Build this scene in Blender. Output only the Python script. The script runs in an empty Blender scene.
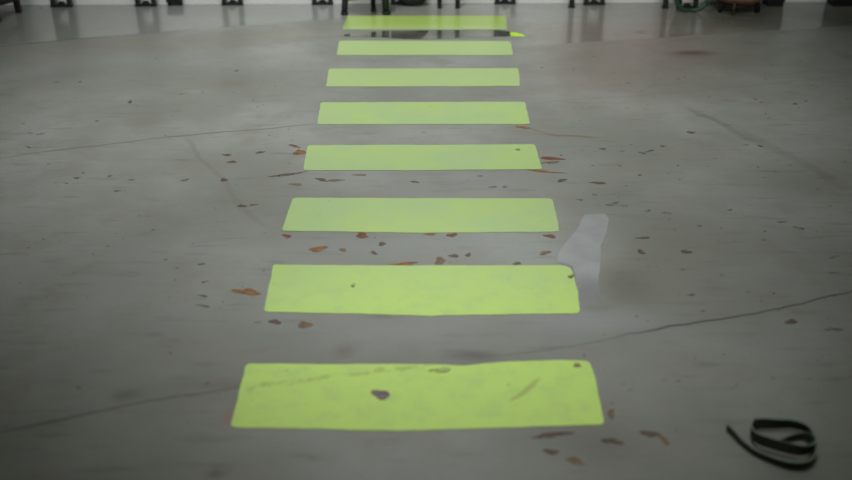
import bpy, bmesh, math, random
from mathutils import Vector, noise

random.seed(7)
COL = bpy.context.scene.collection
PI = math.pi

# ------------------------------------------------------------------ camera model
H, F, CX, CY = 1.67, 1000.0, 426.0, 240.0
TH = math.atan(517.0 / F)
CT, ST = math.cos(TH), math.sin(TH)

def G(px, py, z=0.0):
    """floor point (height z) seen at a point of the photograph"""
    u, v = px - CX, py - CY
    t = (H - z) / (v * CT + F * ST)
    return Vector((u * t, t * (F * CT - v * ST), z))

# ------------------------------------------------------------------ node helpers
class S:
    """tiny wrapper so shader maths reads like arithmetic"""
    def __init__(s, nt, v): s.nt, s.v = nt, v
    def _m(s, op, *a):
        n = s.nt.nodes.new('ShaderNodeMath'); n.operation = op
        for i, x in enumerate((s,) + a):
            x = x.v if isinstance(x, S) else x
            if isinstance(x, (int, float)): n.inputs[i].default_value = x
            else: s.nt.links.new(x, n.inputs[i])
        return S(s.nt, n.outputs[0])
    def __add__(s, o): return s._m('ADD', o)
    def __sub__(s, o): return s._m('SUBTRACT', o)
    def __mul__(s, o): return s._m('MULTIPLY', o)
    def __truediv__(s, o): return s._m('DIVIDE', o)
    def abs(s): return s._m('ABSOLUTE')
    def pw(s, e): return s._m('POWER', e)
    def mx(s, o): return s._m('MAXIMUM', o)
    def mn(s, o): return s._m('MINIMUM', o)
    def clamp(s): return s.mx(0.0).mn(1.0)
    def inv(s): return (s * -1.0) + 1.0
    def exp(s): return s._m('EXPONENT')
    def ss(s, a, b):
        n = s.nt.nodes.new('ShaderNodeMapRange'); n.interpolation_type = 'SMOOTHSTEP'
        s.nt.links.new(s.v, n.inputs[0])
        n.inputs[1].default_value = a; n.inputs[2].default_value = b
        return S(s.nt, n.outputs[0])

def new_mat(name):
    m = bpy.data.materials.new(name); m.use_nodes = True
    nt = m.node_tree
    return m, nt, nt.nodes['Principled BSDF']

def lin(r, g, b):
    f = lambda c: (c / 255 / 12.92) if c / 255 <= .04045 else ((c / 255 + .055) / 1.055) ** 2.4
    return (f(r), f(g), f(b), 1)

def noise_tex(nt, vec, scale, detail=3, rough=.5):
    n = nt.nodes.new('ShaderNodeTexNoise')
    n.inputs['Scale'].default_value = scale; n.inputs['Detail'].default_value = detail
    n.inputs['Roughness'].default_value = rough
    if vec is not None: nt.links.new(vec, n.inputs['Vector'])
    return S(nt, n.outputs['Fac'])

def mixc(nt, a, b, fac):
    n = nt.nodes.new('ShaderNodeMix'); n.data_type = 'RGBA'
    f = fac.v if isinstance(fac, S) else fac
    if isinstance(f, (int, float)): n.inputs[0].default_value = f
    else: nt.links.new(f, n.inputs[0])
    for i, c in ((6, a), (7, b)):
        if isinstance(c, tuple): n.inputs[i].default_value = c
        else: nt.links.new(c, n.inputs[i])
    return n.outputs[2]

def simple(name, rgb, rough=.5, metal=0.0, var=.25, scale=30, bump=0.0, cover=None):
    m, nt, b = new_mat(name)
    tc = nt.nodes.new('ShaderNodeTexCoord')
    n = noise_tex(nt, tc.outputs['Object'], scale, 4)
    c = lin(*rgb)
    d = tuple(x * (1 - var) for x in c[:3]) + (1,)
    e = tuple(min(1, x * (1 + var)) for x in c[:3]) + (1,)
    nt.links.new(mixc(nt, d, e, n.ss(.3, .7)), b.inputs['Base Color'])
    b.inputs['Roughness'].default_value = rough; b.inputs['Metallic'].default_value = metal
    if cover:      # a thin deposit that lets the floor show through in places
        n2 = noise_tex(nt, tc.outputs['Object'], scale * .7, 4, .65)
        nt.links.new(n2.ss(cover[0], cover[1]).v, b.inputs['Alpha'])
    if bump:
        bp = nt.nodes.new('ShaderNodeBump'); bp.inputs['Strength'].default_value = bump
        bp.inputs['Distance'].default_value = .002
        nt.links.new(n.v, bp.inputs['Height']); nt.links.new(bp.outputs[0], b.inputs['Normal'])
    return m

# ------------------------------------------------------------------ floor material
def floor_material():
    m, nt, b = new_mat('worn_concrete')
    tc = nt.nodes.new('ShaderNodeTexCoord'); P = tc.outputs['Object']
    sep = nt.nodes.new('ShaderNodeSeparateXYZ'); nt.links.new(P, sep.inputs[0])
    wob = noise_tex(nt, P, 2.2, 3)
    wob2 = noise_tex(nt, P, 14, 2)
    X0, Y0 = S(nt, sep.outputs[0]), S(nt, sep.outputs[1])
    # wandering coordinates so joints and stains are never ruler straight
    X = X0 + (wob - .5) * .07 + (wob2 - .5) * .02
    Y = Y0 + (wob - .5) * .09 + (wob2 - .5) * .02
    big = noise_tex(nt, P, .9, 4, .55)
    mid = noise_tex(nt, P, 4.5, 5, .6)
    fine = noise_tex(nt, P, 45, 4, .6)
    grain = noise_tex(nt, P, 160, 2, .5)
    col = mixc(nt, lin(123, 126, 119), lin(145, 149, 144), big.ss(.35, .65))
    col = mixc(nt, col, lin(130, 130, 122), (mid.ss(.45, .7)) * .7)
    col = mixc(nt, col, lin(112, 113, 107), (fine.ss(.52, .8)) * .35)
    col = mixc(nt, col, lin(150, 153, 150), (grain.ss(.5, .8)) * .18)
    # drag marks: noise stretched along x
    mp = nt.nodes.new('ShaderNodeMapping'); mp.inputs['Scale'].default_value = (2.2, 13, 1)
    nt.links.new(P, mp.inputs[0])
    strk = noise_tex(nt, mp.outputs[0], 2.0, 4, .6)
    col = mixc(nt, col, lin(104, 104, 97), strk.ss(.53, .78) * .65)

    def seg(p, q, w, soft_ends=.12, x=X, y=Y):
        """mask of a line p-q (photo points) of half width w metres"""
        a, c = G(*p), G(*q)
        dx, dy = c.x - a.x, c.y - a.y
        L = math.hypot(dx, dy); ux, uy = dx / L, dy / L
        rx, ry = x - a.x, y - a.y
        s = rx * ux + ry * uy
        d = (ry * ux - rx * uy).abs()
        along = (s.ss(-soft_ends, soft_ends)) * (((s * -1.0) + L).ss(-soft_ends, soft_ends))
        return d.ss(w * .35, w).inv() * along

    def blob(px, py, rx, ry, power=1.0):
        c = G(px, py)
        ax = abs(G(px + rx, py).x - c.x)
        ay = abs(G(px, py - ry).y - G(px, py + ry).y) / 2
        ex = (X - c.x) / ax; ey = (Y - c.y) / ay
        return ((ex * ex + ey * ey) * -1.0).exp()

    # side of the far joint: damp glossy slab beyond it (left and right of the crossing)
    def beyond(p, q):
        a, c = G(*p), G(*q)
        dx, dy = c.x - a.x, c.y - a.y
        L = math.hypot(dx, dy)
        return (((Y0 + (wob2 - .5) * .015 - a.y) * (dx / L) - (X0 - a.x) * (dy / L))).ss(-.01, .02)
    far_l = beyond((0, 45), (330, 19)) * X0.ss(-.55, -.35).inv()
    far_r = beyond((545, 45), (852, 26)) * X0.ss(.5, .75)
    far_m = Y0.ss(6.15, 6.5)
    wet = far_l.mx(far_r).mx(far_m)
    col = mixc(nt, col, lin(140, 144, 140), far_l * .6)
    # warm band on the near side of the far joint
    band = seg((0, 58), (330, 30), .28, .3)
    col = mixc(nt, col, lin(126, 124, 111), band * .55)

    for (cx, cy, rx, ry, rgb, k) in [
        (640, 38, 80, 30, (106, 84, 74), .60), (610, 75, 60, 25, (128, 112, 104), .45),
        (570, 38, 40, 14, (120, 112, 104), .4),
        (691, 53.5, 19, 2.2, (78, 58, 52), .85), (736, 20, 52, 11, (84, 82, 62), .6), (845, 20, 30, 10, (70, 74, 62), .5), (700, 52, 12, 3, (100, 80, 70), .4),  # olive and right-edge patches: dark reflections of drum and cabinet put into the colour
        (640, 33, 9, 2, (88, 72, 66), .6), (655, 90, 30, 9, (112, 110, 98), .4),
        (626, 288, 34, 24, (92, 92, 80), .62), (660, 260, 60, 30, (112, 112, 100), .35),
        (470, 357, 26, 5, (96, 84, 86), .65), (343, 352, 11, 6, (112, 92, 86), .55),
        (145, 122, 18, 6, (118, 114, 102), .5), (232, 84, 20, 6, (112, 108, 98), .5),
        (80, 145, 24, 12, (110, 110, 102), .45), (228, 418, 7, 9, (150, 108, 92), .5),
        (600, 322, 70, 12, (146, 150, 152), .55), (560, 300, 26, 20, (140, 144, 146), .4),
        (420, 245, 130, 12, (140, 145, 145), .45), (390, 335, 150, 16, (134, 138, 138), .4),
        (125, 395, 14, 5, (88, 88, 76), .5), (220, 385, 40, 4, (108, 98, 92), .4),
        (800, 180, 60, 22, (96, 97, 88), .45), (700, 85, 80, 16, (110, 110, 100), .35),
        (590, 445, 60, 20, (98, 100, 92), .3), (214, 475, 8, 5, (70, 58, 52), .5),
        (120, 60, 160, 9, (138, 142, 142), .4), (330, 108, 14, 12, (112, 116, 108), .4),
        (540, 112, 16, 14, (112, 114, 108), .35), (270, 170, 20, 14, (116, 120, 112), .35),
        (290, 215, 18, 14, (112, 116, 110), .3), (455, 178, 120, 8, (136, 140, 139), .4),
        (365, 120, 3, 2, (100, 98, 92), .2)]:
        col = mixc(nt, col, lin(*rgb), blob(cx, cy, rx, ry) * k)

    dark = lin(70, 70, 63)
    joints = None
    for (p, q, w, k, rgb) in [
        ((0, 46), (110, 36.5), .014, .8, (86, 86, 78)), ((110, 36.5), (200, 28.5), .010, .55, (92, 92, 84)),
        ((200, 28.5), (330, 19), .008, .4, (100, 100, 92)),
        ((0, 158), (160, 138), .009, .55, (92, 90, 83)), ((160, 138), (312, 124), .010, .65, (96, 90, 80)),
        ((530, 103), (650, 95), .008, .35, (98, 94, 86)), ((650, 95), (852, 76), .01, .2, (92, 90, 82)),
        ((0, 433), (110, 409), .010, .55, (72, 72, 62)), ((110, 409), (246, 386), .008, .5, (88, 80, 74)),
        ((500, 355), (640, 333), .006, .45, (90, 90, 84)), ((640, 333), (760, 312), .007, .85, (66, 65, 60)),
        ((760, 312), (860, 289), .0065, .8, (70, 68, 62)),
        ((186, 138), (215, 172), .014, .3, (100, 97, 88)), ((215, 172), (262, 228), .022, .28, (104, 102, 94)),
        ((690, 108), (745, 137), .028, .32, (86, 84, 74)), ((735, 128), (852, 190), .045, .22, (90, 88, 78)),
        ((550, 53), (690, 36), .012, .45, (140, 136, 126)), ((690, 36), (852, 26), .012, .35, (132, 132, 124)),
        ((522, 127), (552, 135), .013, .6, (118, 92, 66)), ((545, 135), (596, 138), .014, .55, (92, 82, 66)),
        ((525, 31), (565, 27), .012, .5, (120, 100, 66)), ((492, 130), (540, 134), .010, .35, (116, 104, 84)),
        ((640, 190), (610, 195), .01, .3, (96, 94, 88))]:
        msk = seg(p, q, w)
        col = mixc(nt, col, lin(*rgb), msk * k)
        if k >= .55: joints = msk if joints is None else joints.mx(msk)
    # pits and specks
    vor = nt.nodes.new('ShaderNodeTexVoronoi'); vor.inputs['Scale'].default_value = 16
    vor.inputs['Randomness'].default_value = 1
    nt.links.new(P, vor.inputs['Vector'])
    pit = S(nt, vor.outputs['Distance']).ss(.03, .11).inv() * mid.ss(.5, .62)
    col = mixc(nt, col, lin(86, 82, 74), pit * .5)
    nt.links.new(col, b.inputs['Base Color'])
    r = (mid.ss(.3, .7) * .12) + .36
    r = r - wet * .30 - (joints * 0.0)
    nt.links.new((wet * .5 + .45).v, b.inputs['Specular IOR Level'])
    nt.links.new(r.mx(.07).v, b.inputs['Roughness'])
    bp = nt.nodes.new('ShaderNodeBump'); bp.inputs['Strength'].default_value = .25
    bp.inputs['Distance'].default_value = .004
    hgt = (fine * .25 + mid * .2) * (wet * -.9 + 1.0) - joints * .8
    nt.links.new(hgt.v, bp.inputs['Height']); nt.links.new(bp.outputs[0], b.inputs['Normal'])
    return m

def paint_material():
    m, nt, b = new_mat('lime_floor_paint')
    tc = nt.nodes.new('ShaderNodeTexCoord')
    oi = nt.nodes.new('ShaderNodeObjectInfo')
    va = nt.nodes.new('ShaderNodeVectorMath'); va.operation = 'ADD'
    geo = nt.nodes.new('ShaderNodeNewGeometry')
    P = geo.outputs['Position']
    sep = nt.nodes.new('ShaderNodeSeparateXYZ'); nt.links.new(P, sep.inputs[0])
    X, Y = S(nt, sep.outputs[0]), S(nt, sep.outputs[1])
    n1 = noise_tex(nt, P, 3.5, 4, .6); n2 = noise_tex(nt, P, 28, 4, .6); n3 = noise_tex(nt, P, 12, 5, .65)
    col = mixc(nt, PAINT_A, PAINT_B, n1.ss(.35, .65))
    col = mixc(nt, col, PAINT_C, n3.ss(.48, .7) * .6)
    # brighter, more saturated green on the stripes nearest the camera
    col = mixc(nt, col, PAINT_N, Y.ss(2.45, 3.3).inv() * (n3.ss(.42, .7) * -.35 + .95))
    col = mixc(nt, col, PAINT_F, Y.ss(4.6, 5.3) * .8)
    # farthest stripe: dark reflection put into its colour, so darker and more yellow
    col = mixc(nt, col, PAINT_D, Y.ss(6.0, 6.2) * .8)
    col = mixc(nt, col, lin(128, 138, 96), n2.ss(.66, .78) * .5)
    # old floor joint printing through the nearest stripe
    a, c = G(246, 388), G(445, 363)
    dx, dy = c.x - a.x, c.y - a.y; L = math.hypot(dx, dy)
    Yw = Y + (n3 - .5) * .06
    d = ((Yw - a.y) * (dx / L) - (X - a.x) * (dy / L)).abs()
    s = (X - a.x) * (dx / L) + (Yw - a.y) * (dy / L)
    crack = d.ss(.004, .016).inv() * s.ss(-.02, .02) * (s * -1.0 + L).ss(-.02, .05)
    col = mixc(nt, col, lin(150, 158, 92), crack * n2.ss(.38, .6) * .5)
    # diagonal scuff on the right part of the nearest stripe
    a, c = G(510, 402), G(540, 379)
    dx, dy = c.x - a.x, c.y - a.y; L = math.hypot(dx, dy)
    d = ((Yw - a.y) * (dx / L) - (X - a.x) * (dy / L)).abs()
    s = (X - a.x) * (dx / L) + (Yw - a.y) * (dy / L)
    sc = d.ss(.003, .012).inv() * s.ss(-.01, .02) * (s * -1.0 + L).ss(-.01, .02)
    col = mixc(nt, col, lin(140, 140, 70), sc * .45)
    nt.links.new(col, b.inputs['Base Color'])
    nt.links.new((Y.ss(5.7, 6.2) * -.2 + .42).v, b.inputs['Roughness'])
    bp = nt.nodes.new('ShaderNodeBump'); bp.inputs['Strength'].default_value = .15
    bp.inputs['Distance'].default_value = .002
    nt.links.new(n2.v, bp.inputs['Height']); nt.links.new(bp.outputs[0], b.inputs['Normal'])
    return m
PAINT_A, PAINT_B = (.395, .55, .19, 1), (.365, .52, .235, 1)
PAINT_C, PAINT_D = (.37, .51, .25, 1), (.335, .475, .085, 1)
PAINT_N, PAINT_F = (.53, .76, .185, 1), (.385, .525, .22, 1)

# ------------------------------------------------------------------ mesh helpers
def link_mesh(name, bm, mats, parent=None, smooth=False):
    me = bpy.data.meshes.new(name)
    bmesh.ops.recalc_face_normals(bm, faces=bm.faces)
    bm.to_mesh(me); bm.free()
    for mt in (mats if isinstance(mats, (list, tuple)) else [mats]): me.materials.append(mt)
    if smooth:
        for p in me.polygons: p.use_smooth = True
    o = bpy.data.objects.new(name, me); COL.objects.link(o)
    if parent is not None: o.parent = parent
    return o

def tag(o, label=None, cat=None, group=None, kind=None):
    if label: o['label'] = label
    if cat: o['category'] = cat
    if group: o['group'] = group
    if kind: o['kind'] = kind
    return o

def empty(name, loc, label, cat, group=None, rz=0.0):
    o = bpy.data.objects.new(name, None); COL.objects.link(o)
    o.empty_display_size = .05
    o.location = loc; o.rotation_euler = (0, 0, rz)
    return tag(o, label, cat, group)

def add_box(bm, x0, x1, y0, y1, z0, z1, bev=.003):
    r = bmesh.ops.create_cube(bm, size=1.0)
    vs = r['verts']
    for v in vs:
        v.co = Vector((x0 + (v.co.x + .5) * (x1 - x0), y0 + (v.co.y + .5) * (y1 - y0), z0 + (v.co.z + .5) * (z1 - z0)))
    if bev:
        es = {e for v in vs for e in v.link_edges}
        bmesh.ops.bevel(bm, geom=list(es), offset=bev, segments=2, affect='EDGES', profile=.6)

def add_tube(bm, pts, r, seg=10, closed=False):
    pts = [Vector(p) for p in pts]; n = len(pts); rings = []
    up = Vector((0, 0, 1))
    for i, p in enumerate(pts):
        a = pts[(i - 1) % n] if (closed or i > 0) else p
        c = pts[(i + 1) % n] if (closed or i < n - 1) else p
        t = (c - a).normalized()
        s = t.cross(up if abs(t.z) < .95 else Vector((1, 0, 0))).normalized(); u = s.cross(t)
        rr = r[i] if isinstance(r, (list, tuple)) else r
        rings.append([bm.verts.new(p + (s * math.cos(k * 2 * PI / seg) + u * math.sin(k * 2 * PI / seg)) * rr) for k in range(seg)])
    for i in range(n if closed else n - 1):
        A, B = rings[i], rings[(i + 1) % n]
        for k in range(seg):
            bm.faces.new((A[k], A[(k + 1) % seg], B[(k + 1) % seg], B[k]))
    if not closed:
        bm.faces.new(rings[0]); bm.faces.new(rings[-1][::-1])

def add_lathe(bm, prof, seg=40, c=(0, 0)):
    rings = []
    for r, z in prof:
        rings.append([bm.verts.new((c[0] + r * math.cos(k * 2 * PI / seg), c[1] + r * math.sin(k * 2 * PI / seg), z)) for k in range(seg)])
    for A, B in zip(rings, rings[1:]):
        for k in range(seg): bm.faces.new((A[k], A[(k + 1) % seg], B[(k + 1) % seg], B[k]))
    bm.faces.new(rings[0]); bm.faces.new(rings[-1])

def catmull(pts, k=8):
    out = []
    P = [pts[0]] + list(pts) + [pts[-1]]
    for i in range(1, len(P) - 2):
        p0, p1, p2, p3 = (Vector(p) for p in P[i - 1:i + 3])
        for j in range(k):
            t = j / k
            out.append(.5 * ((2 * p1) + (p2 - p0) * t + (2 * p0 - 5 * p1 + 4 * p2 - p3) * t * t + (3 * p1 - p0 - 3 * p2 + p3) * t ** 3))
    out.append(Vector(P[-2]))
    return out

def copy_tree(o, parent=None):
    c = o.copy(); COL.objects.link(c)
    if parent is not None: c.parent = parent
    for ch in list(o.children): copy_tree(ch, c)
    return c

# ------------------------------------------------------------------ materials
M_floor = floor_material()
M_paint = paint_material()
M_wall = simple('white_wall_paint', (236, 239, 235), .6, 0, .04, 3)
M_green = simple('dark_green_enamel', (28, 40, 30), .45, 0, .35, 20)
M_black = simple('black_painted_steel', (22, 24, 22), .5, 0, .3, 30)
M_rubber = simple('black_rubber', (18, 18, 18), .7, 0, .3, 60)
M_hose = simple('green_hose_rubber', (44, 84, 60), .45, 0, .2, 40)
M_tan = simple('tan_clay', (136, 104, 84), .7, 0, .2, 14)
M_olive = simple('dark_olive_drum', (46, 44, 28), .5, 0, .3, 8)
M_brass = simple('dull_brown_metal', (84, 70, 44), .5, .2, .3, 20)
M_limebar = simple('lime_enamel', (140, 180, 50), .45, 0, .1, 20)
M_wood = simple('dark_stained_wood', (34, 28, 22), .5, 0, .4, 12)
M_strap = simple('dark_green_webbing', (32, 43, 29), .75, 0, .35, 180, .4)
M_strap_edge = simple('lit_webbing_edge', (112, 134, 114), .8, 0, .2, 120)  # pale colour paints in the light caught along the strap's top edge
M_mud_o = simple('orange_brown_mud', (132, 92, 50), .7, 0, .3, 90, .5, cover=(.20, .58))
M_mud_r = simple('red_brown_mud', (112, 66, 46), .7, 0, .3, 90, .5, cover=(.20, .58))
M_mud_d = simple('dark_brown_mud', (92, 70, 50), .7, 0, .3, 90, .5, cover=(.25, .66))
M_mud_g = simple('faded_brown_mud', (120, 96, 66), .7, 0, .3, 90, .5, cover=(.25, .66))
M_speck = simple('dark_grit', (84, 82, 75), .8, 0, .3, 60, cover=(.25, .85))
M_scuff = simple('dark_purple_grey_scuff', (112, 100, 102), .6, 0, .25, 40)
M_worn = simple('worn_paint', (146, 150, 104), .6, 0, .2, 60, cover=(.3, .7))
M_limepatch = simple('bright_lime', (176, 226, 40), .4, 0, .1, 40)

def water_material():
    m, nt, b = new_mat('thin_water_film')
    tc = nt.nodes.new('ShaderNodeTexCoord')
    n = noise_tex(nt, tc.outputs['Object'], 5, 3)
    nt.links.new(mixc(nt, lin(72, 74, 66), lin(104, 102, 94), n.ss(.4, .65)), b.inputs['Base Color'])
    b.inputs['Roughness'].default_value = .04; b.inputs['IOR'].default_value = 1.5
    b.inputs['Specular IOR Level'].default_value = .9
    b.inputs['Coat Weight'].default_value = 1.0; b.inputs['Coat Roughness'].default_value = .03
    return m
def pale_film_material():
    m, nt, b = new_mat('damp_film_pale_reflection')
    tc = nt.nodes.new('ShaderNodeTexCoord')
    sep = nt.nodes.new('ShaderNodeSeparateXYZ'); nt.links.new(tc.outputs['Object'], sep.inputs[0])
    n = noise_tex(nt, tc.outputs['Object'], 9, 4)
    c = mixc(nt, lin(154, 158, 160), lin(164, 168, 169), n.ss(.35, .65))  # pale tone paints the bright reflection into the damp film
    nt.links.new(c, b.inputs['Base Color'])
    b.inputs['Roughness'].default_value = .3
    # film thins out towards the viewer's end
    a = S(nt, sep.outputs[1]).ss(-.36, -.05)
    a = (a * .85 + (n - .5) * .25 * a.inv()).clamp()
    nt.links.new(a.v, b.inputs['Alpha'])
    return m
M_water = water_material(); M_pale = pale_film_material()

# ------------------------------------------------------------------ setting
wl, wr = G(60, 4.6), G(800, 1.9)
wdir = (wr - wl).normalized(); wnrm = Vector((-wdir.y, wdir.x, 0))
wang = math.atan2(wdir.y, wdir.x)
def wall_y(x): return wl.y + (x - wl.x) * wdir.y / wdir.x

bm = bmesh.new()
vs = [bm.verts.new(p) for p in ((-7, -2.5, 0), (7, -2.5, 0), (7, wall_y(7) + .1, 0), (-7, wall_y(-7) + .1, 0))]
top = bm.faces.new(vs)
ext = bmesh.ops.extrude_face_region(bm, geom=[top])
for g in ext['geom']:
    if isinstance(g, bmesh.types.BMVert): g.co.z -= .15
tag(link_mesh('floor', bm, M_floor), kind='structure')

bm = bmesh.new()
a, c = Vector((-7, wall_y(-7), 0)), Vector((7, wall_y(7), 0))
q = []
for p in (a, c, c + wnrm * .15, a + wnrm * .15):
    q.append((p.x, p.y))
lo = [bm.verts.new((x, y, -.02)) for x, y in q]; hi = [bm.verts.new((x, y, 4.4)) for x, y in q]
bm.faces.new(lo); bm.faces.new(hi)
for i in range(4): bm.faces.new((lo[i], lo[(i + 1) % 4], hi[(i + 1) % 4], hi[i]))
tag(link_mesh('wall_back', bm, M_wall), kind='structure')

# ------------------------------------------------------------------ painted stripes
def poly_object(name, pts, z, mats, dome=0.0, jitter=0.0, sub=.03, seed=0):
    """flat irregular patch lying on the floor; origin at its centre"""
    ce = sum((Vector(p) for p in pts), Vector()) / len(pts); ce.z = 0
    loop = []
    for i, p in enumerate(pts):
        p, q = Vector(p), Vector(pts[(i + 1) % len(pts)])
        n = max(1, int((q - p).length / sub))
        for k in range(n):
            r = p.lerp(q, k / n)
            if jitter:
                o = Vector((seed * 3.1, seed * 1.7, 0))
                r += Vector((noise.noise(r * 22 + o), noise.noise(r * 22 + o + Vector((50, 0, 0))), 0)) * jitter
                r += Vector((noise.noise(r * 5 + o), noise.noise(r * 5 + o + Vector((50, 0, 0))), 0)) * jitter
            loop.append(r - ce)
    bm = bmesh.new()
    lo = [bm.verts.new((p.x, p.y, 0.0)) for p in loop]
    hi = [bm.verts.new((p.x * (1 - .0), p.y, z)) for p in loop]
    n = len(loop)
    for i in range(n): bm.faces.new((lo[i], lo[(i + 1) % n], hi[(i + 1) % n], hi[i]))
    if dome:
        c = bm.verts.new((0, 0, z + dome))
        for i in range(n): bm.faces.new((hi[i], hi[(i + 1) % n], c))
    else:
        f = bm.faces.new(hi)
        bmesh.ops.triangulate(bm, faces=[f])
    o = link_mesh(name, bm, mats)
    o.location = (ce.x, ce.y, 0)
    return o

def rounded(corners, rad):
    """ground polygon through photo points with small rounded corners"""
    g = [G(*c) for c in corners]; out = []; n = len(g)
    for i, p in enumerate(g):
        a, b2 = g[i - 1], g[(i + 1) % n]
        da, db = (a - p), (b2 - p)
        r = min(rad if not isinstance(rad, dict) else rad.get(i, 0.012), da.length * .3, db.length * .3)
        s, e = p + da.normalized() * r, p + db.normalized() * r
        for t in (0, .33, .67, 1): out.append(s.lerp(p, t).lerp(p.lerp(e, t), t))
    return out

STRIPES = [
    ([(246, 364), (330, 364.5), (430, 364.5), (462, 366), (500, 362.5), (560, 360.5), (590, 361), (597, 386), (605, 425), (500, 428), (405, 431), (320, 429.5), (230, 427.5)],
     'nearest lime green painted floor stripe, with a dark scuff mark on it'),
    ([(274, 265), (400, 266), (571, 265.5), (577, 290), (580, 313.5), (430, 316), (340, 313.5), (263, 312)],
     'second nearest lime green floor stripe, its right end touching the pale damp patch'),
    ([(293, 198), (420, 198.5), (552, 198.5), (559.5, 232), (420, 233), (282, 231)],
     'third nearest lime green floor stripe, just behind the row of red-brown mud spots'),
    ([(308, 145.5), (420, 145.3), (535, 144.5), (542, 169.5), (420, 170.5), (303, 170.5)],
     'fourth nearest lime green floor stripe, with an orange-brown spot at its left end'),
    ([(321, 102.5), (525, 102), (530, 124.3), (317, 124.5)],
     'fifth nearest lime green floor stripe, with a brown smear trailing off its right end'),
    ([(329, 69), (518, 68.3), (520.5, 86.3), (326, 86.8)],
     'third farthest lime green floor stripe, clean, between plain strips of concrete'),
    ([(339.5, 40.8), (510.5, 41.3), (513, 55.2), (336.5, 55.2)],
     'second farthest lime green floor stripe, just in front of the dark water puddle'),
    ([(347.5, 16), (505.5, 16), (507.5, 29.5), (342.5, 29.5)],
     'farthest lime green floor stripe, just behind the dark water puddle'),
]
stripes = []
for i, (c, lab) in enumerate(STRIPES):
    o = poly_object('floor_stripe', rounded(c, .018 if i != 1 else {0: .015, 2: .045, 4: .02, 7: .02}), .0016, M_paint, jitter=.0025, sub=.02, seed=i)
    tag(o, lab, 'floor stripe', 'lime green crossing stripes')
    stripes.append(o)

def child_patch(parent, name, px, py, w, h, mat, seed, label=None, z=.0022):
    pts = blob_pts(px, py, w, h, 0, seed)
    o = poly_object(name, pts, .0007, mat, sub=.02, seed=seed)
    o.location = Vector((o.location.x, o.location.y, .0017)) - Vector(parent.location)
    o.parent = parent
    if label: o['label'] = label
    return o

def blob_pts(px, py, w, h, rot=0.0, seed=0, n=16, taper=0.0):
    rng = random.Random(seed * 91 + 5); ph = [rng.uniform(0, 6.28) for _ in range(3)]
    out = []
    for k in range(n):
        a = k * 2 * PI / n
        r = 1 + .20 * math.sin(2 * a + ph[0]) + .16 * math.sin(3 * a + ph[1]) + .10 * math.sin(5 * a + ph[2])
        x, y = math.cos(a) * w / 2 * r, math.sin(a) * h / 2 * r
        y *= 1 - taper * abs(math.cos(a))
        cr, sr = math.cos(rot), math.sin(rot)
        out.append(G(px + x * cr - y * sr, py + x * sr + y * cr))
    return out

child_patch(stripes[0], 'scuff_mark', 381, 395, 20, 8.5, M_scuff, 3, 'dark purple-grey scuff mark')
child_patch(stripes[0], 'rust_fleck', 577, 366, 9, 3.5, M_mud_g, 4, 'small rust-brown fleck')
child_patch(stripes[0], 'worn_patch', 440, 371, 26, 4, M_worn, 9, 'worn brownish patch')
child_patch(stripes[1], 'worn_chip', 571, 277, 6, 3.6, M_mud_d, 6, 'dark chipped spot')
child_patch(stripes[1], 'rust_fleck', 353, 286, 4, 4, M_speck, 8, 'small dark speck')
child_patch(stripes[3], 'rust_fleck', 518, 150, 4, 1.8, M_mud_d, 5, 'small dark speck')

# ------------------------------------------------------------------ water and damp patch
pud = [(336, 36), (352, 33.5), (372, 31.8), (384, 31), (440, 30.2), (500, 30.2), (512, 32), (516, 35), (506, 36.5), (485, 37.2), (450, 38.3), (425, 39.3), (405, 39.3), (385, 37.5), (360, 37)]
o = poly_object('water_puddle', [G(*p) for p in pud], .0012, M_water, jitter=.006, sub=.03, seed=21)
tag(o, 'narrow dark water puddle lying between the two farthest lime stripes', 'puddle')
pal = [(584, 214.5), (605, 214), (609, 219), (607, 232), (601, 246), (600, 262), (598, 280), (600, 296), (610, 312), (622, 321), (600, 322), (585, 318), (580, 305), (579, 285), (572, 266), (557, 262), (559, 252), (568, 240), (578, 228), (581, 220)]
o = poly_object('damp_patch', [G(*p) for p in pal], .0010, M_pale, jitter=.004, sub=.03, seed=22)
tag(o, 'damp patch with a painted pale bluish reflection on the concrete at the right end of a lime stripe', 'damp patch')
lime = [(510, 32.2), (517, 33), (523.5, 35.2), (524.5, 36.6), (516, 36.6), (510.5, 36)]  # flat bright lime patch at the puddle's right end
o = poly_object('lime_patch', [G(*p) for p in lime], .0022, M_limepatch, seed=23)
tag(o, 'small bright lime patch at the right end of the dark puddle', 'paint splash')

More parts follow.
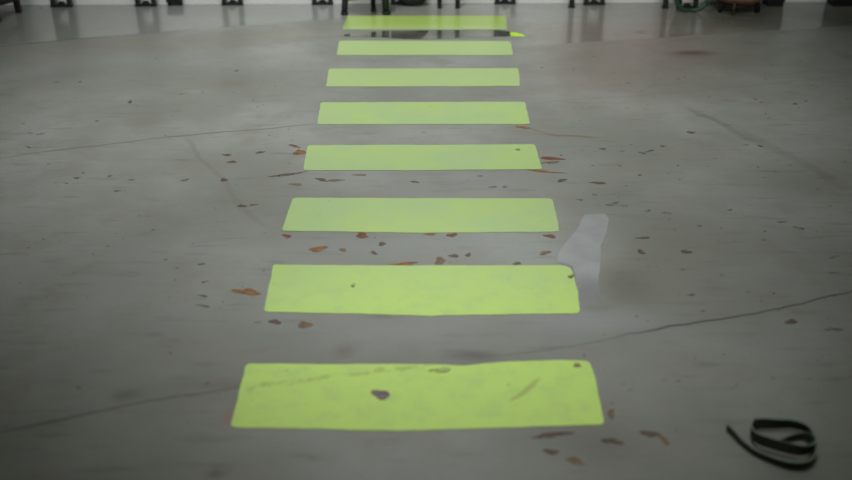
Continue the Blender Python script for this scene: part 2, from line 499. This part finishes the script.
# ------------------------------------------------------------------ mud spots
MUD = [  # px, py, w, h, rot, material, taper, label
    (247, 292, 26, 8, .15, M_mud_o, .5, 'orange-brown leaf-shaped mud spot left of the second nearest lime stripe'),
    (318, 249, 16, 6, -.1, M_mud_o, .2, 'light brown mud spot between second and third lime stripes, towards the left'),
    (287, 236, 10, 3.2, .05, M_mud_r, .3, 'thin dark red mud spot under the left end of the third lime stripe'),
    (362, 235.6, 13, 5.5, .05, M_mud_r, .4, 'dark red mud spot touching the lower edge of the third lime stripe, left of centre'),
    (343, 250, 6, 4, .2, M_mud_g, .1, 'faint small mud spot right of the light brown one'),
    (402, 264.6, 30, 4.5, -.08, M_mud_o, .5, 'long orange-brown mud spot along the upper edge of the second lime stripe'),
    (440, 261, 11, 7, .1, M_mud_g, .1, 'brown mud spot on the upper edge of the second lime stripe, near its middle'),
    (452, 235.2, 10, 4, 0, M_mud_r, .3, 'dark red mud spot under the middle of the third lime stripe'),
    (430, 234.4, 14, 2, .05, M_mud_o, .4, 'thin orange mud streak hugging the lower edge of the third lime stripe'),
    (550, 236.3, 11, 4, .1, M_mud_r, .3, 'red-brown mud spot under the right end of the third lime stripe'),
    (545, 253, 10, 4.5, -.15, M_mud_g, .2, 'brown mud spot left of the pale damp patch'),
    (517, 263.6, 8, 3, 0, M_mud_d, .2, 'dark mud spot on the upper edge of the second lime stripe, near its right end'),
    (454, 256, 11, 3, .1, M_mud_d, .3, 'dark short mud streak above the middle of the second lime stripe'),
    (468, 255, 7, 3, -.3, M_mud_d, .3, 'dark tilted mud fleck just right of the short streak above the second stripe'),
    (382, 244, 8, 3.4, 0, M_mud_d, .2, 'grey-brown mud fleck in the gap below the third lime stripe'),
    (374, 253, 6, 3.2, .2, M_mud_d, .1, 'small grey mud fleck above the long orange-brown spot'),
    (299.5, 152.5, 11, 6, -.15, M_mud_o, .2, 'orange-brown mud spot against the left end of the fourth lime stripe'),
    (294, 146, 12, 2, .2, M_mud_r, .3, 'thin red-brown streak just above the orange spot at the fourth stripe'),
    (287, 174.6, 32, 2.6, -.14, M_mud_d, .5, 'long dark mud streak slanting below the left end of the fourth lime stripe'),
    (321, 179.5, 12, 2.6, .1, M_mud_d, .3, 'dark mud streak below the fourth lime stripe, near its left end'),
    (334, 180.6, 18, 2.4, -.1, M_mud_g, .4, 'light brown mud streak below the fourth lime stripe'),
    (296, 184.5, 11, 2.6, .05, M_mud_g, .3, 'faint mud streak above the left end of the third lime stripe'),
    (360, 175, 12, 2, 0, M_mud_g, .3, 'faint thin streak under the fourth lime stripe, left of centre'),
    (523, 127.4, 13, 2.4, .05, M_mud_o, .4, 'orange-brown streak under the right end of the fifth lime stripe'),
    (552, 158.5, 30, 2.6, .06, M_mud_r, .5, 'red-brown streak off the right end of the fourth lime stripe'),
    (551, 162.5, 18, 2.4, -.1, M_mud_g, .4, 'faint brown streak below the red-brown one at the fourth stripe'),
    (545, 171.6, 32, 2.6, .08, M_mud_o, .5, 'orange-brown streak under the lower right corner of the fourth lime stripe'),
    (562, 180.5, 12, 2.4, -.2, M_mud_d, .3, 'dark fleck between the third and fourth stripes, off their right ends'),
    (598, 183, 18, 2, .03, M_mud_d, .4, 'dark thin streak on bare concrete right of the third and fourth stripes'),
    (552, 435, 34, 6.5, -.12, M_mud_d, .4, 'dark brown mud streak just under the right part of the nearest stripe'),
    (551, 452, 13, 6, .1, M_mud_d, .1, 'dark brown mud spot below the streak near the bottom edge'),
    (575, 461, 20, 6, .25, M_mud_g, .3, 'faded brown mud patch close to the bottom edge, right of centre'),
    (612, 441.5, 20, 6.5, .15, M_mud_d, .3, 'brown mud spot off the lower right corner of the nearest stripe'),
    (650, 434, 18, 6, .05, M_mud_d, .2, 'brown mud spot right of the nearest stripe, first half of a curved mark'),
    (664, 440, 13, 6, .7, M_mud_g, .3, 'faded mud spot right of the nearest stripe, second half of a curved mark'),
    (611, 414, 8, 9, .1, M_mud_g, .1, 'faded rust spot beside the right end of the nearest stripe'),
    (791, 322, 13, 4.6, .05, M_mud_d, .2, 'dark reddish mud spot just below the floor joint on the right'),
    (686, 252, 10, 4, .05, M_mud_d, .2, 'dark mud spot on bare concrete right of the pale damp patch'),
    (641, 252, 8, 4, .2, M_mud_d, .1, 'dark mud fleck on concrete near the pale damp patch'),
    (643, 238, 13, 2.2, 0, M_mud_d, .3, 'short dark streak on concrete right of the pale damp patch top'),
    (305, 325, 16, 6, .1, M_mud_g, .2, 'faded mud patch under the left end of the second lime stripe'),
    (275, 322, 12, 5, 0, M_mud_d, .2, 'dark mud patch under the lower left corner of the second lime stripe'),
    (227, 155, 8, 2.2, .1, M_mud_d, .3, 'upper of three dark flecks on concrete left of the fourth stripe'),
    (232, 162, 9, 2.4, 0, M_mud_d, .3, 'middle of three dark flecks on concrete left of the fourth stripe'),
    (224, 180, 8, 3, .1, M_mud_d, .2, 'lowest of three dark flecks on concrete left of the fourth stripe'),
    (260, 152.5, 9, 2, -.2, M_mud_d, .3, 'thin dark fleck halfway between three dark flecks and the fourth stripe'),
    (242, 206, 10, 2.4, -.1, M_mud_d, .3, 'left of two short streaks left of the third lime stripe'),
    (253, 205, 8, 2, -.1, M_mud_g, .3, 'right of two short streaks left of the third lime stripe'),
    (691, 132.5, 8, 2.2, .05, M_mud_d, .2, 'small black fleck alone on the grey concrete at right'),
    (130, 102, 5, 2.2, -.3, M_mud_d, .1, 'small black fleck alone on the grey concrete at upper left'),
]
for i, (px, py, w, h, rot, mt, tp, lab) in enumerate(MUD):
    o = poly_object('mud_spot', blob_pts(px, py, w, h, rot, i + 1, 18, tp), .0009, mt, dome=.0012, sub=.05, seed=i)
    tag(o, lab, 'mud spot', 'mud spots on the concrete floor')

# grit nobody could count
bm = bmesh.new(); rng = random.Random(11)
spots = [(41, 8, 5, 1.5)]
given = [(30, 133), (40, 134), (28, 147), (97, 121), (77, 178), (83, 173), (110, 176), (131, 180), (185, 180), (118, 191),
         (66, 183), (182, 94), (13, 89), (80, 82), (57, 82), (236, 71), (201, 264), (205, 282), (203, 306), (203, 296),
         (258, 322), (700, 226), (667, 213), (782, 222), (799, 228), (764, 240), (834, 257), (836, 273), (748, 292), (691, 295),
         (828, 330), (836, 329), (703, 311), (766, 79), (814, 86), (795, 104), (806, 101), (755, 99), (847, 99), (678, 79),
         (650, 151), (663, 146), (623, 151), (603, 149), (595, 195), (620, 166), (760, 146), (746, 145), (640, 175), (648, 211),
         (580, 200), (610, 205), (615, 203), (625, 206), (643, 153), (480, 176), (415, 182), (505, 187), (492, 187), (730, 210)]
for (px, py) in given:
    s = .5 + (py + 100) / 520
    spots.append((px, py, rng.uniform(4, 10) * s, rng.uniform(1.4, 2.6) * s))
for _ in range(260):
    py = 55 + 380 * rng.random() ** 1.35; px = rng.uniform(5, 845)
    if 225 + (430 - py) * .28 - 5 < px < 612 - (430 - py) * .24 and rng.random() < .75: continue
    if 552 < px < 632 and 205 < py < 330: continue
    s = .45 + (py + 60) / 560
    spots.append((px, py, rng.uniform(1.5, 5) * s, rng.uniform(.8, 1.5) * s))
for k, (px, py, w, h) in enumerate(spots):
    pts = blob_pts(px, py, w, h, rng.uniform(-.25, .25), k + 100, 9, .3)
    vs = [bm.verts.new((p.x, p.y, .0004)) for p in pts]
    c = sum(pts, Vector()) / len(pts); cv = bm.verts.new((c.x, c.y, .0012))
    for i in range(len(vs)): bm.faces.new((vs[i], vs[(i + 1) % len(vs)], cv))
tag(link_mesh('floor_grit', bm, M_speck), 'dark grit and dirt specks scattered over the grey concrete floor', 'grit', kind='stuff')

# ------------------------------------------------------------------ strap in the near right corner
def make_strap():
    bot = [(726, 431, .004), (733, 438, .002), (741, 446, 0), (754, 456, 0), (773, 464, 0), (790, 468.5, 0), (804, 468, 0),
           (813, 461.5, 0), (815.5, 452, .002), (813, 441, .004), (805, 433.5, .005), (790, 430, .006), (774, 431, .007), (762, 431.5, .008), (754, 433, .009),
           (750.5, 439, .011), (755, 447, .013), (768, 453, .014), (784, 457.5, .014), (799, 459.5, .013), (809, 456, .011), (811, 448, .008), (803, 441, .004), (790, 442, .002), (776, 446, .001)]
    # a bent end that rises at the left corner is laid as its own little flap below
    pts = catmull([tuple(G(x, y)[:2]) + (z,) for x, y, z in bot], 7)
    bm = bmesh.new(); wd, th = .021, .0045; rings = []
    n = len(pts)
    for i, p in enumerate(pts):
        a, c = pts[max(0, i - 1)], pts[min(n - 1, i + 1)]
        t = (c - a); t.z = 0; t.normalize()
        s = Vector((-t.y, t.x, 0))
        tw = .28 * math.sin(i * .11 + .6)              # the webbing leans in and out as it curls
        up = Vector((0, 0, 1)) * math.cos(tw) + s * math.sin(tw)
        sd = s * math.cos(tw) - Vector((0, 0, 1)) * math.sin(tw)
        hgt = wd * (.8 + .6 * min(1, max(0, (i - 14) / 25)) - .5 * min(1, max(0, (i - 142) / 14)))
        base = p + Vector((0, 0, abs(math.sin(tw)) * th))
        q = [base - sd * th / 2, base + sd * th / 2, base + up * hgt + sd * th / 2, base + up * hgt - sd * th / 2]
        rings.append([bm.verts.new(v) for v in q])
    for A, B in zip(rings, rings[1:]):
        for k in range(4):
            f = bm.faces.new((A[k], A[(k + 1) % 4], B[(k + 1) % 4], B[k]))
            f.material_index = 1 if k == 2 else 0
    bm.faces.new(rings[0]); bm.faces.new(rings[-1])
    ce = G(780, 448); 
    for v in bm.verts: v.co -= ce
    o = link_mesh('strap', bm, [M_strap, M_strap_edge])
    o.location = ce
    # flap end standing up at the left corner
    bm = bmesh.new(); rings = []
    for k in range(7):
        f = k / 6
        p = G(752 + 1.5 * f, 434 - 2 * f) - ce + Vector((0, 0, .018 + .026 * f))
        w = .010 * (1 - .7 * f)
        rings.append([bm.verts.new(p + Vector(v)) for v in ((-w / 2, -.002, 0), (w / 2, -.002, 0), (w / 2, .002, 0), (-w / 2, .002, 0))])
    for A, B in zip(rings, rings[1:]):
        for k in range(4): bm.faces.new((A[k], A[(k + 1) % 4], B[(k + 1) % 4], B[k]))
    bm.faces.new(rings[0]); bm.faces.new(rings[-1])
    link_mesh('strap_tip', bm, M_strap, o)
    return tag(o, 'dark green strap curled in a loose double loop on the concrete floor', 'strap')
make_strap()

# ------------------------------------------------------------------ row of stands along the wall
def make_stand():
    r = empty('metal_stand', (0, 0, 0), 'x', 'stand', 'green stands in a row along the white wall')
    for s in (-1, 1):
        bm = bmesh.new(); add_box(bm, s * .054 - .0145, s * .054 + .0145, -.015, .015, .012, .76)
        leg = link_mesh('leg', bm, M_green, r)
        bm = bmesh.new(); add_box(bm, s * .054 - .0165, s * .054 + .0165, -.017, .017, 0, .014, .003)
        link_mesh('foot', bm, M_rubber, leg)
    bm = bmesh.new()
    prof = [(-.038, .003), (-.038, .012), (-.024, .02), (-.012, .034), (.012, .034), (.024, .02), (.038, .012), (.038, .003)]
    A = [bm.verts.new((x, -.014, z)) for x, z in prof]; B = [bm.verts.new((x, .014, z)) for x, z in prof]
    bm.faces.new(A); bm.faces.new(B)
    for i in range(len(prof)): bm.faces.new((A[i], A[(i + 1) % 8], B[(i + 1) % 8], B[i]))
    link_mesh('floor_bar', bm, M_black, r)
    bm = bmesh.new(); add_box(bm, -.039, .039, -.010, .010, .17, .74)
    link_mesh('panel', bm, M_green, r)
    bm = bmesh.new(); add_box(bm, -.075, .075, -.018, .018, .76, .785, .005)
    link_mesh('top_cap', bm, M_green, r)
    return r
proto = make_stand()
STANDS = [(-26, 9, 'green two-legged stand behind the low bench at the far left edge'),
          (61, 7.5, 'green two-legged stand with a rounded floor bar, next right of the low bench'),
          (145.5, 6.8, 'green two-legged stand just left of the low black box by the wall'),
          (232.5, 5.0, 'green two-legged stand just right of the low black box by the wall'),
          (322.5, 4.6, 'green two-legged stand next left of the dark stool'),
          (401, 3.6, 'green two-legged stand partly hidden behind the cart wheel'),
          (505, 4.0, 'green two-legged stand right of the dark cart, alone near the far right stripe end'),
          (594.5, 5.4, 'green two-legged stand under the narrow shelf, beside its left leg'),
          (687.5, 9.0, 'green two-legged stand with the green hose coil leaning on it')]
for i, (px, py, lab) in enumerate(STANDS):
    o = proto if i == 0 else copy_tree(proto)
    p = G(px, py)
    p.y = min(p.y + .018, wall_y(p.x) - .024)
    o.location = p; o.rotation_euler = (0, 0, wang); o['label'] = lab

# low black box on two feet close to the wall
p = G(176.5, 3.6); 
r = empty('low_box', (p.x, wall_y(p.x) - .03, 0), 'low black box on two small feet against the white wall', 'box', rz=wang)
bm = bmesh.new(); add_box(bm, -.052, .052, -.022, .022, .020, .062, .004); link_mesh('body', bm, M_black, r)
for s in (-1, 1):
    bm = bmesh.new(); add_box(bm, s * .036 - .010, s * .036 + .010, -.012, .018, 0, .024, .002); link_mesh('foot', bm, M_rubber, r)

# low bench leaving the frame on the left
a, c = G(19, 12.5), G(-2, 22)
r = empty('low_bench', (c.x, c.y, 0), 'dark wooden low bench with splayed legs, cut off by the left edge', 'bench')
a = a - c; rail = Vector((a.x, a.y, 0)); out = Vector((-.95, -.12, 0))
for base in (Vector((0, 0, 0)), rail, out, out + rail):
    bm = bmesh.new(); t = Vector((-.02, 0, .42))
    vs = []
    w = .017
    for z, o in ((0, base), (.42, base + Vector((-.02, 0, 0)))):
        vs.append([bm.verts.new((o.x + x * w, o.y + y * w, z)) for x, y in ((-1, -1), (1, -1), (1, 1), (-1, 1))])
    for k in range(4): bm.faces.new((vs[0][k], vs[0][(k + 1) % 4], vs[1][(k + 1) % 4], vs[1][k]))
    bm.faces.new(vs[0]); bm.faces.new(vs[1])
    link_mesh('leg', bm, M_wood, r)
for o in (Vector(), out):
    bm = bmesh.new(); add_tube(bm, [o + Vector((-.004, 0, .115)), o + rail + Vector((-.004, 0, .095))], .022, 8); link_mesh('stretcher', bm, M_wood, r)
bm = bmesh.new(); add_tube(bm, [rail * .5 + Vector((0, 0, .105)), rail * .5 + out + Vector((0, 0, .105))], .018, 8); link_mesh('stretcher', bm, M_wood, r)
bm = bmesh.new()
q = [Vector((.03, -.06, 0)), rail + Vector((.03, .03, 0)), rail + out + Vector((-.05, .03, 0)), out + Vector((-.05, -.06, 0))]
lo = [bm.verts.new((v.x, v.y, .42)) for v in q]; hi = [bm.verts.new((v.x, v.y, .455)) for v in q]
bm.faces.new(lo); bm.faces.new(hi)
for k in range(4): bm.faces.new((lo[k], lo[(k + 1) % 4], hi[(k + 1) % 4], hi[k]))
link_mesh('seat', bm, M_wood, r)

# stool with lime foot rail behind the farthest stripe
pa, pb, pc = G(344.5, 14.6), G(386.5, 14.2), G(373.5, 11.2)
ce = (pa + pb + pc) / 3
r = empty('stool', ce, 'dark three-legged stool with a lime foot rail behind the farthest stripe', 'stool')
tops = []
for p, w in ((pa, .022), (pb, .026), (pc, .017)):
    q = p - ce; t = q * .72 + Vector((0, 0, .5)); tops.append(t)
    bm = bmesh.new(); add_tube(bm, [q + Vector((0, 0, .014)), q.lerp(t, .5), t], [w * .9, w, w * .9], 12)
    leg = link_mesh('leg', bm, M_green, r, True)
    bm = bmesh.new(); add_lathe(bm, [(w * 1.0, 0), (w * 1.12, .004), (w * 1.1, .016), (w * .95, .02)], 14, (q.x, q.y)); link_mesh('foot', bm, M_rubber, leg, True)
bm = bmesh.new()
l = [(p - ce).lerp(t, .185) for p, t in zip((pa, pb, pc), tops)]
add_tube(bm, [l[0] + Vector((0, -.0, 0)), l[2]], .009, 8); add_tube(bm, [l[2], l[1]], .007, 8)
link_mesh('foot_rail', bm, M_limebar, r)['label'] = 'lime green foot rail'
bm = bmesh.new(); add_lathe(bm, [(.15, .495), (.165, .505), (.165, .53), (.15, .54)], 32, (0, 0)); link_mesh('seat', bm, M_wood, r, True)

# hand cart: one wheel and two legs
pw = G(412.5, 6.0)
r = empty('hand_cart', (pw.x, pw.y, 0), 'dark hand cart with one round wheel and two thin legs', 'cart')
R = .118
bm = bmesh.new()
prof = [(.05, -.012), (.085, -.012), (R - .006, -.016), (R, -.008), (R, .008), (R - .006, .016), (.085, .012), (.05, .012)]
seg = 48; rings = []
for rr, y in prof: rings.append([bm.verts.new((rr * math.cos(k * 2 * PI / seg), y, R + rr * math.sin(k * 2 * PI / seg))) for k in range(seg)])
for i in range(len(prof)):
    A, B = rings[i], rings[(i + 1) % len(prof)]
    for k in range(seg): bm.faces.new((A[k], A[(k + 1) % seg], B[(k + 1) % seg], B[k]))
wheel = link_mesh('wheel', bm, M_rubber, r, True)
bm = bmesh.new()
add_tube(bm, [(0, -.022, R), (0, .02, R)], .018, 16)
for k in range(5):
    a = k * 2 * PI / 5
    add_tube(bm, [(0, 0, R), (.058 * math.cos(a), 0, R + .058 * math.sin(a))], .007, 8)
link_mesh('wheel_hub', bm, M_black, wheel)
lx = [G(439.5, 8.2), G(457.5, 8.2)]
for p in lx:
    q = p - pw
    bm = bmesh.new(); add_box(bm, q.x - .015, q.x + .015, q.y - .012, q.y + .012, 0, .47, .003); link_mesh('leg', bm, M_black, r)
for y in (-.034, .006):
    bm = bmesh.new(); add_tube(bm, [(0, y, R), (.04, y, .30), (.14, y, .46), (.62, y, .56)], .011, 10)
    sh = link_mesh('handle', bm, M_black, r)
bm = bmesh.new()
add_box(bm, -.05, .40, -.06, .008, .475, .64, .012); link_mesh('tray', bm, M_green, r)

# narrow shelf on two thin legs
pa, pb = G(571.5, 7.4), G(665, 8.0)
mid = (pa + pb) / 2
r = empty('narrow_shelf', mid, 'narrow dark shelf on two thin legs along the white wall', 'shelf', rz=math.atan2((pb - pa).y, (pb - pa).x))
hw = (pb - pa).length / 2
for s in (-1, 1):
    bm = bmesh.new(); add_box(bm, s * hw - .017, s * hw + .017, -.014, .014, .01, .86); leg = link_mesh('leg', bm, M_green, r)
    bm = bmesh.new(); add_box(bm, s * hw - .021, s * hw + .021, -.018, .018, 0, .012, .003); link_mesh('foot', bm, M_rubber, leg)
bm = bmesh.new(); add_box(bm, -hw - .05, hw + .05, -.04, .045, .86, .885, .004); link_mesh('shelf_board', bm, M_wood, r)

# hose coil leaning against a stand
pc = G(689.5, 11.2)
r = None
bm = bmesh.new(); pts = []
for k in range(0, 64):
    a = -PI / 2 + k / 64 * 4 * PI
    sq = lambda v, e: math.copysign(abs(v) ** e, v)
    rr = .110 + (.005 if k < 32 else -.003)
    x = rr * sq(math.cos(a), .8); h = .15 + .14 * sq(math.sin(a), .75)
    pts.append(Vector((x, .012 * math.sin(k / 64 * PI) - .30 * (.29 - h) * .3, max(h, .0105))))
add_tube(bm, pts, .0095, 10)
o = link_mesh('hose_coil', bm, M_hose, None, True); o.location = (pc.x, pc.y, 0); o.rotation_euler = (0, 0, .05)
tag(o, 'green hose coiled in an upright loop leaning on a stand by the wall', 'hose')

# drum on thin legs
pd = G(736, 9.5)
r = empty('drum', (pd.x, pd.y - .02, 0), 'dark drum with tan rounded base standing on thin metal legs', 'drum')
bm = bmesh.new(); add_lathe(bm, [(.05, .058), (.10, .062), (.14, .074), (.168, .094), (.177, .112), (.177, .125)], 44); link_mesh('base_pan', bm, M_tan, r, True)['label'] = 'tan rounded base'
bm = bmesh.new(); add_lathe(bm, [(.172, .125), (.179, .13), (.179, .26), (.184, .265), (.184, .275), (.179, .28), (.179, .62), (.172, .63)], 44)
link_mesh('body', bm, M_olive, r, True)
for k, (dx, dy, w, mt) in enumerate([(-.118, -.05, .014, M_green), (-.06, -.13, .008, M_brass), (.105, -.06, .013, M_black), (.125, -.04, .009, M_black), (.03, .13, .012, M_black)]):
    bm = bmesh.new(); add_tube(bm, [(dx * 1.05, dy * 1.05, 0), (dx, dy, .05), (dx, dy, .10)], w, 10); link_mesh('leg', bm, mt, r, True)
bm = bmesh.new()
add_tube(bm, [(.13 * math.cos(a), .13 * math.sin(a), .055) for a in [k * 2 * PI / 24 for k in range(24)]], .006, 8, True)
link_mesh('leg_ring', bm, M_black, r, True)

# cabinets at right
def cabinet(name, px0, px1, py, depth, ht, label):
    a, b2 = G(px0, py), G(px1, py)
    y = wall_y((a.x + b2.x) / 2) - .012
    w = (b2.x - a.x) / 2; d = min(depth, max(.05, y - a.y))
    r = empty(name, ((a.x + b2.x) / 2, y - d / 2, 0), label, 'cabinet', rz=wang)
    bm = bmesh.new(); add_box(bm, -w, w, -d / 2, d / 2, .03, ht, .004); link_mesh('body', bm, M_black, r)
    bm = bmesh.new(); add_box(bm, -w + .006, w - .006, -d / 2 + .006, d / 2 - .004, 0, .03, .002); link_mesh('plinth', bm, M_rubber, r)
    bm = bmesh.new(); add_box(bm, -w + .008, w - .008, -d / 2 - .006, -d / 2 + .001, .045, ht - .02, .002); dr = link_mesh('door', bm, M_green, r)
    bm = bmesh.new(); add_tube(bm, [(w * .6, -d / 2 - .018, ht * .55), (w * .6, -d / 2 - .018, ht * .68)], .006, 8)
    add_tube(bm, [(w * .6, -d / 2 - .018, ht * .55), (w * .6, -d / 2 - .004, ht * .55)], .005, 8)
    add_tube(bm, [(w * .6, -d / 2 - .018, ht * .68), (w * .6, -d / 2 - .004, ht * .68)], .005, 8)
    link_mesh('handle', bm, M_brass, dr)
cabinet('narrow_cabinet', 767, 784.5, 7.2, .12, .5, 'narrow dark cabinet standing just right of the drum')
cabinet('dark_cabinet', 831.5, 905, 6.5, .12, 1.3, 'tall dark cabinet against the wall, cut off by the right edge')

# ------------------------------------------------------------------ light
def spot(name, loc, target, power, angle, blend, size, rgb=(1, 1, 1)):
    l = bpy.data.lights.new(name, 'SPOT'); l.energy = power; l.spot_size = math.radians(angle); l.spot_blend = blend
    l.shadow_soft_size = size; l.color = rgb
    o = bpy.data.objects.new(name, l); COL.objects.link(o); o.location = loc
    o.rotation_euler = (Vector(target) - Vector(loc)).to_track_quat('-Z', 'Y').to_euler()
    return o
spot('vignette_spot', (-.38, 5.0, 6.0), (-.22, 4.85, 0), 1350, 54, 1.0, .5, (1, 1, .985))  # unseen spot added; its soft cone imitates a lens vignette
spot('vignette_spot', (.14, 2.4, 6.0), (.14, 2.5, 0), 700, 25, 1.0, .4, (1, 1, .985))  # second added spot, narrow so the near corners darken like a vignette
def area(name, loc, target, power, sx, sy, rgb=(1, 1, 1), spread=180):
    l = bpy.data.lights.new(name, 'AREA'); l.shape = 'RECTANGLE'; l.size = sx; l.size_y = sy; l.energy = power; l.color = rgb; l.spread = math.radians(spread)
    o = bpy.data.objects.new(name, l); COL.objects.link(o); o.location = loc
    o.rotation_euler = (Vector(target) - Vector(loc)).to_track_quat('-Z', 'Y').to_euler()
area('added_wall_fill', (-.5, 3.6, 2.3), (-.3, 6.7, .45), 10, 5.5, .2, spread=46)  # unseen fill light added to brighten the base of the wall
w = bpy.data.worlds.new('World'); bpy.context.scene.world = w; w.use_nodes = True
w.node_tree.nodes['Background'].inputs[0].default_value = (1, 1, .84, 1)
w.node_tree.nodes['Background'].inputs[1].default_value = .085

# ------------------------------------------------------------------ camera
cam = bpy.data.cameras.new('Camera'); co = bpy.data.objects.new('Camera', cam); COL.objects.link(co)
co.location = (0, 0, H); co.rotation_euler = (PI / 2 - TH, 0, 0)
cam.sensor_fit = 'HORIZONTAL'; cam.lens = 50; cam.sensor_width = 852 / F * 50
cam.clip_start = .05; cam.clip_end = 60
cam.dof.use_dof = True; cam.dof.focus_distance = 4.3; cam.dof.aperture_fstop = 1.7
bpy.context.scene.camera = co
vs = bpy.context.scene.view_settings
vs.view_transform = 'Standard'; vs.look = 'None'; vs.exposure = 0; vs.gamma = 1
